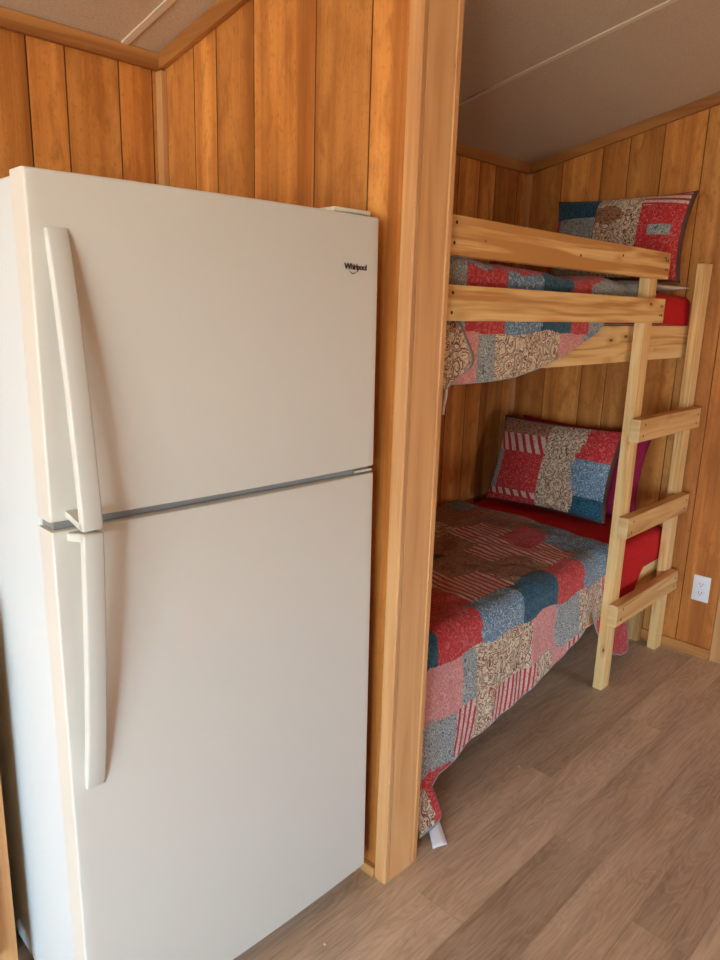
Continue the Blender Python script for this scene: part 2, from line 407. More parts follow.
# front wall with a wide glazed opening
fw = MB(); ZF = zc(FRONT_Y)
FW = [(-6.7, -5.4, 0.15, 1.75), (-5.2, -3.9, 0.15, 1.75), (1.15, 1.62, 0.35, 0.88)]
xs_ = LEFT_X
for (a, b, z0, z1) in FW:
    fw.box(xs_, a, FRONT_Y - 0.1, FRONT_Y, 0, ZF)
    fw.box(a, b, FRONT_Y - 0.1, FRONT_Y, 0, z0); fw.box(a, b, FRONT_Y - 0.1, FRONT_Y, z1, ZF)
    xs_ = b
fw.box(xs_, L, FRONT_Y - 0.1, FRONT_Y, 0, ZF)
struct(fw.build('wall_front', mat_panel))

# windows: frame and sash bars
def window(n, axis, pos, a0, a1, z0, z1, bars=1):
    m = MB(); f = 0.045
    def bx(a, b, c, d):
        if axis == 'x': m.box(pos - 0.03, pos + 0.03, a, b, c, d, bev=0.004)
        else: m.box(a, b, pos - 0.03, pos + 0.03, c, d, bev=0.004)
    bx(a0, a0 + f, z0, z1); bx(a1 - f, a1, z0, z1); bx(a0 + f, a1 - f, z0, z0 + f); bx(a0 + f, a1 - f, z1 - f, z1)
    mid = (z0 + z1) / 2; bx(a0 + f, a1 - f, mid - 0.018, mid + 0.018)
    struct(m.build('window_%d' % n, mat_glassframe))
window(1, 'x', LEFT_X - 0.05, WLY0, WLY1, WLZ0, WLZ1)
window(2, 'y', D + 0.05, WBX0, WBX1, WBZ0, WBZ1)
for i, (a, b, z0, z1) in enumerate(FW): window(3 + i, 'y', FRONT_Y - 0.05, a, b, z0, z1)

# ceiling
ce = MB(); T = 0.1
for (ya, yb) in ((FRONT_Y - 0.1, RIDGE_Y), (RIDGE_Y, D + 0.1)):
    a, b = LEFT_X - 0.1, L + 0.1
    ce.hexa([(a,ya,zc(ya)),(b,ya,zc(ya)),(b,yb,zc(yb)),(a,yb,zc(yb)),(a,ya,zc(ya)+T),(b,ya,zc(ya)+T),(b,yb,zc(yb)+T),(a,yb,zc(yb)+T)])
struct(ce.build('ceiling', mat_ceiling))
tn = [0]
def trim(mb, mat):
    tn[0] += 1
    return struct(mb.build('trim_%d' % tn[0], mat))
def sloped_strip(x0, x1, ya, yb, zoff0, zoff1, mat, bev=0.0):
    m = MB()
    m.hexa([(x0,ya,zc(ya)+zoff0),(x1,ya,zc(ya)+zoff0),(x1,yb,zc(yb)+zoff0),(x0,yb,zc(yb)+zoff0),
            (x0,ya,zc(ya)+zoff1),(x1,ya,zc(ya)+zoff1),(x1,yb,zc(yb)+zoff1),(x0,yb,zc(yb)+zoff1)], bev=bev)
    return trim(m, mat)
for xb_ in (-6.011, -4.83, -3.649, -2.468, -1.287, -0.106, 1.075):
    sloped_strip(xb_ - 0.011, xb_ + 0.011, RIDGE_Y, D, -0.005, -0.0002, mat_batten, 0.001)
# crown strips
m = MB(); m.box(LEFT_X, 0.0, D - 0.018, D - 0.0005, ZC - 0.042, ZC + 0.002, bev=0.002); trim(m, mat_crown_x)
m = MB(); m.box(W - 0.012, L - 0.02, D - 0.018, D - 0.0005, ZC - 0.042, ZC + 0.002, bev=0.002); trim(m, mat_crown_x)
sloped_strip(-0.007, 0.0115, 0.0385, D - 0.019, -0.044, -0.0005, mat_crown_y, 0.002)
sloped_strip(W - 0.0115, W + 0.007, 0.0385, D - 0.019, -0.044, -0.0005, mat_crown_y, 0.002)
sloped_strip(L - 0.018, L - 0.0005, RIDGE_Y, D - 0.001, -0.044, -0.0005, mat_crown_y, 0.002)
# corner posts
m = MB(); m.t=(.2,.3,.1,1); m.box(-0.0065, 0.0115, D - 0.03, D - 0.0005, 0, ZC - 0.043, bev=0.002); trim(m, mat_trim_z)
m = MB(); m.box(L - 0.022, L - 0.0005, D - 0.022, D - 0.0005, 0, ZC - 0.043, bev=0.002); trim(m, mat_trim_z)
m = MB(); m.box(W - 0.011, W + 0.008, D - 0.022, D - 0.0005, 0, ZC - 0.043, bev=0.002); trim(m, mat_trim_z)
# batten and baseboard on end wall
m = MB(); m.t=(.3,.3,.1,1); m.box(L - 0.010, L - 0.0003, -0.185, -0.133, 0, zc(-0.14) - 0.046, bev=0.002); trim(m, mat_trim_z)
m = MB(); m.box(L - 0.014, L - 0.0003, -0.132, D - 0.024, 0, 0.046, bev=0.002); struct(m.build('baseboard_right', mat_crown_y))
m = MB(); m.box(L - 0.014, L - 0.0003, FRONT_Y + .01, -0.186, 0, 0.046, bev=0.002); struct(m.build('baseboard_right', mat_crown_y))

# partition ------------------------------------------------------------
pw = MB()
py = [0.036, 0.147, 0.320, 0.544, 0.700, 0.803, D]
plank_wall(pw, py, lambda a, d, z: (0.012 + d, a, z), ztopf=zc)
py2 = [D, 0.85, 0.72, 0.6, 0.5, 0.35, 0.2, 0.036]
plank_wall(pw, py2, lambda a, d, z: (W - 0.012 - d, a, z), ztopf=zc, gap=-0.0019)
pw.t = (0.5,0.5,0.5,1)
pw.hexa([(0.016,0.03,0),(W-0.016,0.03,0),(W-0.016,D,0),(0.016,D,0),(0.016,0.03,zc(0.03)),(W-0.016,0.03,zc(0.03)),(W-0.016,D,zc(D)),(0.016,D,zc(D))])
struct(pw.build('wall_partition', [mat_panel, mat_groove], recalc=False))
# end facing: centre stud face and the two side trims
def post(x0, x1, y0, y1, t, bev=0.0025):
    m = MB(); m.t = (t, random.random(), random.random(), 1); z0 = 0
    m.hexa([(x0,y0,z0),(x1,y0,z0),(x1,y1,z0),(x0,y1,z0),(x0,y0,zc(y0)-.001),(x1,y0,zc(y0)-.001),(x1,y1,zc(y1)-.001),(x0,y1,zc(y1)-.001)], bev=bev)
    return trim(m, mat_trim_z)
post(0.0, 0.0195, 0.0, 0.038, 0.30, 0.004)
post(0.0200, 0.1105, 0.0015, 0.0295, 0.55, 0.001)
post(0.1110, W, 0.0, 0.038, 0.5, 0.003)
m = MB(); m.box(-0.003, 0.0115, 0.0385, D - 0.031, 0, 0.03, bev=0.002); struct(m.build('baseboard_partition', mat_trim_y))
m = MB(); m.box(W - 0.0115, W + 0.003, 0.0385, D - 0.031, 0, 0.03, bev=0.002); struct(m.build('baseboard_partition', mat_trim_y))

# ------------------------------------------------------------------ refrigerator
FWD = 0.7166; FH = 1.634; SEAM = 1.0995
fr = empty('refrigerator', (-0.0371, 0.0369, 0), 'large white two-door refrigerator with freezer on top, beside the wooden post', 'refrigerator', rot=(-0.0166, 0, -0.0369))
def fbox(mb, u0, u1, v0, v1, z0, z1, **k): return mb.box(-u1, -u0, v0, v1, z0, z1, **k)
m = MB(); fbox(m, 0.004, FWD - 0.004, 0.0585, 0.72, 0.035, 1.630, bev=0.006, seg=3)
o = m.build('cabinet_body', mat_white_side, fr, angle=40)
def door(name, z0, z1):
    m = MB(); nu = 28; nz = 2
    bulge = 0.011
    def yf(u): return bulge * (2 * u / FWD - 1) ** 2 - bulge
    P = []
    prof = []   # closed outline seen from above, counter-clockwise
    r = 0.004
    for k in range(nu + 1):
        u = FWD * k / nu
        yy = yf(u)
        edge = min(u, FWD - u)
        if edge < r: yy += r - math.sqrt(max(0, r*r - (r-edge)**2))
        prof.append((-u, yy))
    # finer corner points
    prof = []
    us = [0, .0003, .001, .0022, .004, .02] + [FWD * k / nu for k in range(1, nu)] + [FWD-.02, FWD-.004, FWD-.0022, FWD-.001, FWD-.0003, FWD]
    for u in sorted(us):
        yy = yf(u); edge = min(u, FWD - u)
        if edge < r: yy += r - math.sqrt(max(0, r*r - (r-edge)**2))
        prof.append((-u, yy))
    prof += [(-FWD, 0.006), (-FWD, 0.054), (0, 0.054), (0, 0.006)]
    er = 0.005
    levels = [(z0, er), (z0 + er*.3, er*.3), (z0 + er, 0), (z1 - er, 0), (z1 - er*.3, er*.3), (z1, er)]
    rings = []
    for z, ins in levels:
        rings.append([m.bm.verts.new((x, min(y + ins, 0.054), z)) for x, y in prof])
    n = len(prof)
    for a, b in zip(rings, rings[1:]):
        for k in range(n):
            f = m.bm.faces.new([a[k], a[(k+1) % n], b[(k+1) % n], b[k]]); f.smooth = True
    m.bm.faces.new(rings[0][::-1]); m.bm.faces.new(rings[-1])
    return m.build(name, mat_white, fr, angle=35)
d_top = door('freezer_door', SEAM + 0.0075, FH)
d_bot = door('refrigerator_door', 0.065, SEAM - 0.0075)
for dd, z0, z1 in ((d_top, SEAM + 0.015, FH - 0.012), (d_bot, 0.075, SEAM - 0.015)):
    m = MB(); fbox(m, 0.012, FWD - 0.012, 0.0542, 0.0582, z0, z1); m.build('door_gasket', mat_gasket, dd)
m = MB(); fbox(m, 0.008, FWD - 0.008, 0.012, 0.057, SEAM - 0.0070, SEAM + 0.0070); m.build('seam_divider', mat_gasket, fr)
# handles
def handle(parent, zflush, zend, sgn):
    """ribbon path: (protrusion, z); sgn=-1 -> bowed end is at the bottom"""
    Ln = abs(zend - zflush); path = []
    tab = [(0.0, 0.004), (0.03, 0.010), (0.10, 0.016), (0.22, 0.026), (0.46, 0.041), (0.70, 0.053), (0.90, 0.061), (1.0, 0.064)]
    n = 40
    for k in range(n + 1):
        t = k / n
        # smooth interpolation
        p = (interp(tab, t - 0.03) + interp(tab, t) + interp(tab, min(1, t + 0.03))) / 3
        if t == 0: p = 0.0045
        path.append((p, zflush + (zend - zflush) * t))
    rr = 0.006; sg = 1 if zend > zflush else -1
    base = path[:-3]
    pe = 0.0635
    arc = []
    for k in range(7):
        a = math.pi / 2 * k / 6
        arc.append((pe - rr + rr * math.cos(a), zend - (1 if zend > zflush else -1) * (rr - rr * math.sin(a))))
    path = base + arc + [(0.040, zend - sg * .002), (0.018, zend - sg * .007), (-0.002, zend - sg * .010)]
    m = MB(); U0, U1 = FWD - 0.057, FWD - 0.023; rad = 0.0035; th = 0.013
    secs = []
    for i, (p, z) in enumerate(path):
        a = path[max(0, i-1)]; b = path[min(len(path)-1, i+1)]
        dp, dz = b[0]-a[0], b[1]-a[1]; ln = math.hypot(dp, dz) or 1
        # inward normal (towards door / towards the inside of the bow)
        nx, nz_ = (-dz/ln, dp/ln)
        if sgn < 0: nx, nz_ = -nx, -nz_
        nx, nz_ = -abs(nx) if abs(nx) > 0.5 else nx, nz_
        base_y = -0.0015
        ring = []
        t_ = min(th, max(0.004, p + 0.004)) if i < len(base) else th
        for (uu, dd) in ((U0 + rad, 0), (U1 - rad, 0), (U1 - rad*.3, rad*.3), (U1, rad), (U1, t_), (U0, t_), (U0, rad), (U0 + rad*.3, rad*.3)):
            pp = p + nx * dd; zz = z + nz_ * dd
            ring.append((-uu, base_y - pp, zz))
        secs.append(ring)
    P = [[secs[i][j % 8] for i in range(len(secs))] for j in range(8)]
    v = m.grid(P, closed_u=True)
    for e in (0, -1):
        try: m.bm.faces.new([v[j][e] for j in range(8)])
        except ValueError: pass
    return m.build('door_handle', mat_handle, parent, angle=50)
handle(d_top, 1.553, SEAM + 0.0018, -1)
handle(d_bot, 0.622, SEAM - 0.0018, 1)
# base grille, feet, hinges
m = MB(); fbox(m, 0.02, FWD - 0.02, 0.075, 0.090, 0.022, 0.060)
for k in range(9): fbox(m, 0.04, FWD - 0.04, 0.0735, 0.0755, 0.026 + k * 0.0036, 0.0275 + k * 0.0036)
m.build('base_grille', mat_dark, fr)
for (u, v) in ((0.05, 0.10), (FWD - 0.05, 0.10)):
    m = MB(); m.cyl((-u, v, 0.002), (-u, v, 0.014), 0.018, n=20); m.cyl((-u, v, 0.014), (-u, v, 0.036), 0.006, n=12); m.build('levelling_foot', mat_dark, fr)
for u in (0.06, FWD - 0.06):
    m = MB(); m.cyl((-u - .01, 0.68, 0.0265), (-u + .01, 0.68, 0.0265), 0.015, n=20); m.build('rear_roller', mat_dark, fr)
m = MB(); fbox(m, 0.004, 0.108, 0.020, 0.130, FH + 0.003, FH + 0.0135, bev=0.004, seg=3); m.build('hinge_cover', mat_hinge, fr, angle=45)
m = MB(); fbox(m, 0.020, 0.075, 0.016, 0.06, FH - 0.0005, FH + 0.0028); m.build('hinge_plate', mat_dark, fr)
m = MB(); fbox(m, 0.002, 0.055, 0.004, 0.05, SEAM - 0.0035, SEAM + 0.0015); m.cyl((-0.022, 0.016, SEAM - 0.0074), (-0.022, 0.016, SEAM + 0.0074), 0.006); m.build('centre_hinge', mat_chrome, fr)
m = MB(); fbox(m, 0.006, 0.05, 0.006, 0.07, 0.058, 0.0645); m.cyl((-0.022, 0.016, 0.048), (-0.022, 0.016, 0.0645), 0.0055); m.build('bottom_hinge', mat_chrome, fr)
# brand lettering
cu = bpy.data.curves.new('lettering', 'FONT'); cu.body = 'Whirlpool'; cu.size = 0.0165; cu.extrude = 0.0004; cu.offset = 0.00035; cu.space_character = 0.86
to = bpy.data.objects.new('lettering', cu); C.objects.link(to)
bpy.context.view_layer.update()
me = bpy.data.meshes.new_from_object(to.evaluated_get(bpy.context.evaluated_depsgraph_get()))
bpy.data.objects.remove(to); me.name = 'brand_lettering'
xs = [v.co.x for v in me.vertices]; wtxt = max(xs) - min(xs); x0t = min(xs)
sxt = 0.066 / wtxt
for v in me.vertices: v.co.x = (v.co.x - x0t) * sxt
me.materials.clear(); me.materials.append(mat_logo)
lo = bpy.data.objects.new('brand_lettering', me); C.objects.link(lo); lo.parent = d_top
lo.rotation_euler = (math.pi / 2, 0, 0); lo.location = (-0.1035, -0.0066, 1.526); lo['label'] = 'dark brand lettering on white freezer door'
lo.rotation_euler = (math.pi / 2, 0, math.atan(2 * 0.011 * 2 / FWD * (2 * 0.07 / FWD - 1)) * -1)
m = MB(); P = []
for k in range(25):
    a = math.radians(175 + 190 * k / 24)
    cx_, cz_ = -0.077, 1.5265
    px, pz = cx_ + 0.0115 * math.cos(a), cz_ + 0.0085 * math.sin(a)
    w_ = 0.0009 * math.sin(math.pi * k / 24) + 0.0002
    yy_ = 0.011 * (2 * -px / FWD - 1) ** 2 - 0.011; P.append([(px, yy_ - .0004, pz - w_), (px, yy_ - .0007, pz), (px, yy_ - .0004, pz + w_)])
m.grid(P); m.build('brand_swoosh', mat_logo, d_top)

# ------------------------------------------------------------------ kitchen base cabinet left of the fridge
CX0, CX1, CY0 = -2.4, -0.778, 0.345
kc = empty('base_cabinet', ((CX0 + CX1) / 2, 0.65, 0), 'pine kitchen base cabinet at the lower left, beside the refrigerator', 'cabinet')
ox, oy = (CX0 + CX1) / 2, 0.65
def kb(m, x0, x1, y0, y1, z0, z1, **k): return m.box(x0 - ox, x1 - ox, y0 - oy, y1 - oy, z0, z1, **k)
m = MB(); kb(m, CX0, CX1, CY0 + 0.02, D - 0.022, 0.09, 0.86); kb(m, CX0 + .01, CX1 - .01, CY0 + 0.07, D - 0.022, 0, 0.09); m.build('carcass', mat_trim_z, kc)
m = MB(); m.t=(.4,.4,.4,1)
for a, b in ((CX0, CX0 + .05), (-1.62, -1.56), (CX1 - 0.05, CX1)): kb(m, a, b, CY0, CY0 + .0195, 0.0, 0.86, bev=0.002)
kb(m, CX0 + .05, -1.62, CY0, CY0 + .0195, 0.81, 0.86); kb(m, -1.56, CX1 - .05, CY0, CY0 + .0195, 0.81, 0.86)
m.build('face_frame', mat_trim_z, kc)
for a, b in ((CX0 + .04, -1.99), (-1.985, -1.61), (-1.57, -1.20), (-1.195, CX1 - .04)):
    m = MB(); kb(m, a, b, CY0 - .0185, CY0 - .0005, 0.13, 0.82, bev=0.004)
    kb(m, a + .06, b - .06, CY0 - .022, CY0 - .018, 0.19, 0.76, bev=0.002)
    dr = m.build('door', mat_trim_z, kc)
    m = MB(); m.cyl(((b - .03) - ox, CY0 - .045 - oy, 0.74), ((b - .03) - ox, CY0 - .019 - oy, 0.74), 0.014, 0.007); m.build('knob', mat_chrome, dr)
m = MB(); m.box(CX0 - .0, CX1 - .02, CY0 - .012, D - .0195, 0.861, 0.899, bev=0.006)
tag(m.build('worktop', mat_counter, angle=40), 'dark laminate worktop lying on the pine base cabinet', 'worktop')

# ------------------------------------------------------------------ bunk bed
XS, XS2, YS, DD, TT = 1.3575, 1.8742, 0.0716, 0.0386, 0.0635
YR = 0.0337; YB = 0.126
bb = empty('bunk_bed', (1.05, 0.5, 0), 'raw pine built-in bunk bed with guard rails and ladder', 'bunk bed')
def bbx(m, x0, x1, y0, y1, z0, z1, **k): return m.box(x0 - 1.05, x1 - 1.05, y0 - 0.5, y1 - 0.5, z0, z1, **k)
def bpart(name, x0, x1, y0, y1, z0, z1, mat, bev=0.0025, par=None):
    m = MB(); m.t = (random.random(),)*3 + (1,); bbx(m, x0, x1, y0, y1, z0, z1, bev=bev); return m.build(name, mat, par or bb)
def nails(par, pts, y):
    for (x, z) in pts:
        m = MB(); m.cyl((x - 1.05, y - 0.5 - 0.0006, z), (x - 1.05, y - 0.5 + 0.004, z), 0.0042, n=10); m.build('screw', mat_nail, par)
g1 = bpart('guard_rail', 0.1335, 1.4199, YR, YS - .0003, 1.5739, 1.6615, mat_lum_x)
g2 = bpart('guard_rail', 0.1335, 1.4199, YR, YS - .0003, 1.4258, 1.5083, mat_lum_x)
nails(g1, [(0.19, 1.645), (0.185, 1.60), (1.385, 1.635), (1.385, 1.605), (1.40, 1.635), (1.40, 1.605), (0.78, 1.612), (1.05, 1.63)], YR)
nails(g2, [(0.19, 1.49), (0.19, 1.445), (1.385, 1.482), (1.40, 1.482), (1.385, 1.452), (1.40, 1.452)], YR)
for (x0, z1) in ((XS, 1.655), (XS2, 1.6557)):
    bpart('ladder_stile', x0, x0 + TT, YS, YS + DD - .0003, 0.0, z1, mat_lum_z)
for (z0, z1) in ((1.0046, 1.0881), (0.6425, 0.7220), (0.2900, 0.3745)):
    r_ = MB(); r_.t = (.5,.5,.5,1); bbx(r_, 1.3310, 1.9250, YR, YS - .0003, z0, z1, bev=0.003)
    for f in r_.bm.faces:
        if f.normal.x < -0.8 or all(abs(v.co.x - (1.3310 - 1.05)) < 0.004 for v in f.verts): f.material_index = 1
    r_ = r_.build('ladder_rung', [mat_rung, mat_endgrain], bb)
    zm = (z0 + z1) / 2
    nails(r_, [(1.37, zm - .02), (1.38, zm + .02), (1.895, zm + .015), (1.885, zm - .02)], YR)
for (z0, z1) in ((1.2855, 1.4128), (0.272, 0.412)):
    bpart('side_beam', 0.1335, 1.9375, YB, YB + 0.038, z0, z1, mat_lum_x)
    bpart('side_beam', 0.1335, 1.9375, D - 0.061, D - 0.023, z0, z1, mat_lum_x)
    m = MB(); bbx(m, 0.1335, 1.9375, YB + .0385, D - .0615, z1 - 0.030, z1 - 0.014); m.build('bed_deck', mat_trim_x, bb)
for (x0) in (0.1345,):
    bpart('bed_post', x0, x0 + 0.038, YB + 0.0385, YB + 0.10, 0, 0.38, mat_lum_z); bpart('bed_post', x0 + .02, x0 + 0.058, D - 0.13, D - 0.062, 0, 0.38, mat_lum_z)
bpart('bed_post', 1.895, 1.933, D - 0.13, D - 0.062, 0, 0.38, mat_lum_z)
bpart('bed_post', 1.895, 1.933, YB + 0.0385, YB + 0.10, 0, 0.38, mat_lum_z)

# ------------------------------------------------------------------ bedding
def rounded_slab(x0, x1, y0, y1, z0, z1, r, wob=0.004, seed=0.0, nx=50, ny=26, skirt=None):
    """closed soft slab as one grid: top + sides + bottom"""
    m = MB()
    nzs = 5
    def ring(inset, z, hz=None):
        pts = []
        def P(x, y):
            n = noise.noise(Vector((x*5+seed, y*5, z*6))) * wob
            zz = z if hz is None else hz(x, y, z)
            return (x + n * .5, y + n, zz + noise.noise(Vector((x*4, y*4+seed, 3))) * wob * .6)
        xa, xb, ya, yb = x0 + inset, x1 - inset, y0 + inset, y1 - inset
        for k in range(nx): pts.append(P(xa + (xb - xa) * k / nx, ya))
        for k in range(ny): pts.append(P(xb, ya + (yb - ya) * k / ny))
        for k in range(nx): pts.append(P(xb - (xb - xa) * k / nx, yb))
        for k in range(ny): pts.append(P(xa, yb - (yb - ya) * k / ny))
        return pts
    rows = []
    if skirt:
        for t in (0, 0.25, 0.5, 0.75):
            rows.append(ring(-0.004, z0, lambda x, y, z, t=t: skirt(x, y) + (z0 - skirt(x, y)) * t))
    rows.append(ring(0.0, z0 + (0 if skirt else 0)))
    for k in range(1, 4): rows.append(ring(0.0, z0 + (z1 - r - z0) * k / 3))
    for k in range(1, 6):
        a = math.pi / 2 * k / 5
        rows.append(ring(r * (1 - math.cos(a)), z1 - r + r * math.sin(a)))
    for k in (0.06, 0.14, 0.24, 0.34, 0.42):
        rows.append(ring(r + (min(x1-x0, y1-y0)) * k, z1 + 0.006 * k))
    n = len(rows[0])
    v = m.grid([[rows[j][i] for j in range(len(rows))] for i in range(n)], closed_u=True)
    f = m.bm.faces.new([v[i][-1] for i in range(n)])
    if not skirt: m.bm.faces.new([v[i][0] for i in range(n)][::-1])
    return m

LZ, UZ = 0.413, 1.4138
M0, M1, MY0, MY1 = 0.142, 1.925, 0.134, 0.935
m = rounded_slab(M0 + .01, M1 - .01, MY0 + .01, MY1 - .01, LZ, 0.545, 0.03, 0.002, 1)
tag(m.build('mattress', mat_matt, angle=60), 'pale mattress on the lower bunk under the red sheet', 'mattress', 'bunk mattresses')
m = rounded_slab(M0 + .01, M1 - .01, MY0 + .01, MY1 - .01, UZ, 1.525, 0.03, 0.002, 2)
tag(m.build('mattress', mat_matt, angle=60), 'pale mattress on the upper bunk behind the guard rails', 'mattress', 'bunk mattresses')
def low_skirt(x, y):
    if y < 0.3: return interp([(0.2, .38), (1.3, .36), (1.42, .30), (1.6, .292), (1.68, .32), (1.74, .41), (1.93, .412)], x)
    return 0.412
def sheet_low():
    m = MB(); NX = 90
    prof_n = 26; P = []
    for i in range(NX + 1):
        x = M0 + 0.004 + (M1 - M0 - 0.004) * i / NX
        hem = low_skirt(x, 0)
        row = []
        w = noise.noise(Vector((x * 6, 2, 0))) * .006
        yfr = 0.1215 + w * 0.15
        for k in range(9):
            t = k / 8; row.append((x, yfr - 0.004 * math.sin(t * 3) , hem + (0.525 - hem) * t))
        for k in range(1, 6):
            a = math.pi / 2 * k / 5
            row.append((x, yfr + 0.03 * (1 - math.cos(a)), 0.525 + 0.028 * math.sin(a)))
        for k in range(1, 13):
            y = yfr + 0.03 + (MY1 - 0.03 - yfr - .03) * k / 12
            row.append((x, y, 0.553 + noise.noise(Vector((x * 7, y * 7, 1))) * 0.007 + .004 * math.sin(x * 11)))
        row.append((x, MY1, 0.53)); row.append((x, MY1 + .002, 0.42))
        P.append(row)
    # head end drop
    m.grid(P)
    m.grid([[p for p in P[-1]], [(p[0] + .006, p[1], p[2] - .015) for p in P[-1]], [(p[0] + .008, p[1], max(.414, p[2] - .12)) for p in P[-1]]])
    return m
tag(sheet_low().build('bed_sheet', mat_sheet, solid=0.003), 'red sheet covering the lower bunk mattress', 'bed sheet', 'red bunk sheets')
m = rounded_slab(M0, M1, MY0 - .002, MY1, UZ + .004, 1.532, 0.035, 0.008, 5)
tag(m.build('bed_sheet', mat_sheet, angle=70), 'red fitted sheet on the upper bunk mattress', 'bed sheet', 'red bunk sheets')

# quilts: s along the bed, q across (negative on top, positive hanging over the front)
def cell_picker(rows, q0, qstep, s0, widths, scallop=0.012):
    def pick(s, q):
        r = int(math.floor((q - q0 + scallop * math.sin(s * 2 * math.pi / 0.21) * 0.6) / qstep))
        r = max(0, min(len(rows) - 1, r))
        row = rows[r]; off = (0.07 if r % 2 else 0.0)
        ss = s - s0 + off * 0 + scallop * math.sin(q * 2 * math.pi / qstep) * 0.5
        acc = 0
        for ch, w in row:
            acc += w
            if ss < acc: return IDX[ch]
        return IDX[row[-1][0]]
    return pick

def quilt(name, s0, s1, ztop, ytop_back, yfront, hem, tail_shift, rows, q0, qstep, out=0.03, seed=0, dx=0.008, foldwave=0.012, head_edge=None, rr=0.045):
    m = MB(); NS = int((s1 - s0) / dx); qb = -(ytop_back - yfront)
    pick = cell_picker(rows, q0, qstep, s0, None, 0.012 if out > .01 else 0.003)
    NQt = int(-qb / dx); NQd = 84
    V = []
    tones = []
    for i in range(NS + 1):
        s = s0 + (s1 - s0) * i / NS
        drop = ztop - hem(s)
        row = []; qs = []
        arc = rr * math.pi / 2
        kf = smooth(1.33, 1.12, s); yf2 = yfront * kf + 0.1145 * (1 - kf)
        tot_top = -qb
        for j in range(NQt + 1):
            t = j / NQt; y = ytop_back + (yf2 + rr - ytop_back) * t
            z = ztop + 0.013 * noise.noise(Vector((s * 5, y * 5, seed))) + 0.006 * noise.noise(Vector((s * 16, y * 16, seed)))
            x = s
            if head_edge: x = s + (head_edge(y)) * smooth(s1 - 0.5, s1, s)
            row.append((x, y, z)); qs.append(qb + (-qb - rr) * t)
        zl = row[-1][2]
        for k in range(1, 7):
            a = math.pi / 2 * k / 6
            row.append((row[NQt][0], yf2 + rr - rr * math.sin(a), zl - rr * (1 - math.cos(a)))); qs.append(-rr + arc * k / 6)
        zb = zl - rr
        for k in range(1, NQd + 1):
            t = k / NQd; z = zb + (hem(s) - zb) * t; d = (zb - z)
            y = yf2 - kf * out * smooth(0, .30, d) - kf * foldwave * smooth(0, .2, d) * (noise.noise(Vector((s * 7 + seed, 0.3 + d * 2, 0))) + .5 * noise.noise(Vector((s * 17 + seed, 0.3 + d * 4, 5)))) 
            x = row[NQt][0] + tail_shift(s, d, z)
            if s < .3: y -= 0.045 * smooth(.16, .03, z) * kf * (1 if out > .01 else 0)
            row.append((x, y, z)); qs.append(arc - rr + d)
        V.append(row); tones.append(qs)
    def mi(i, j):
        s = s0 + (s1 - s0) * (i + .5) / NS; q = tones[i][j]
        if j >= len(V[0]) - 2 : return 8
        if i >= NS - 1: return 8
        return pick(s, q)
    verts = m.grid(V, mi)
    # stripe coordinate in the red channel
    for i in range(NS):
        pass
    m.bm.verts.ensure_lookup_table()
    vmap = {}
    for i, col in enumerate(verts):
        s = s0 + (s1 - s0) * i / NS
        for j, v in enumerate(col): vmap[v] = (s, tones[i][j])
    for f in m.bm.faces:
        for l in f.loops:
            s, q = vmap[l.vert]; l[m.tone] = ((s * 38 + q * 6) , 0, 0, 1)
    return m

low_rows = [
  [('N',.30),('S',.25),('N',.22),('R',.2),('N',.2),('B',.3)],
  [('T',.36),('N',.16),('S',.25),('C',.2),('N',.3),('G',.3)],
  [('N',.25),('C',.22),('T',.22),('N',.2),('S',.22),('N',.3)],
  [('R',.30),('S',.24),('N',.24),('S',.22),('R',.2),('B',.3)],
  [('S',.22),('R',.20),('S',.24),('N',.24),('S',.2),('B',.3)],
  [('T',.155),('R',.215),('B',.235),('T',.215),('R',.19),('B',.4)],
  [('P',.26),('G',.07),('C',.32),('P',.16),('G',.16),('C',.2),('S',.3)],
  [('G',.23),('S',.09),('C',.10),('S',.26),('C',.10),('P',.1),('S',.1),('G',.14),('R',.3)],
  [('C',.08),('R',.2),('S',.12),('G',.5),('R',.14),('C',.1),('R',.3)],
]
def hem_low(s):
    return interp([(0.14, .03), (0.235, .028), (0.246, .04), (0.262, .125), (0.285, .135), (0.34, .142), (0.40, .165), (0.452, .188), (0.60, .200), (0.728, .214), (0.85, .235), (0.98, .267), (1.12, .31), (1.22, .355), (1.262, .36), (1.285, .22), (1.32, .075), (1.36, .05), (1.43, .045)], s)
def tail_low(s, d, z):
    a = 0.030 * smooth(0.15, 0.04, z) * smooth(.30, .24, s)
    b = 0.24 * smooth(1.24, 1.34, s) * smooth(0.52, 0.06, z)
    return a + b
ql = quilt('quilt', 0.142, 1.432, 0.572, 0.93, 0.094, hem_low, tail_low, low_rows, -0.87, 0.1575, out=0.022, seed=3, head_edge=lambda y: 0.07 * smooth(0.12, 0.6, y))
ql = ql.build('quilt', FAB, solid=0.006)
tag(ql, 'patchwork quilt on the lower bunk, draped down to the floor by the post', 'quilt', 'patchwork quilts on the bunks')
# care label at the low corner
m = MB(); P = []
for i in range(7):
    t = -0.45 + 1.45 * i / 6
    P.append([((0.213 - .023 * t) * (1 - u) + (0.264 - .026 * t) * u, (0.020 - 0.028 * t) * (1 - u) + (0.020 - 0.042 * t) * u, 0.016 - 0.0135 * t + 0.003 * math.sin(u * 3 + t)) for u in (0, .33, .66, 1)])
m.grid(P); o = m.build('care_label', mat_label, ql, solid=0.001); o['label'] = 'white care label'

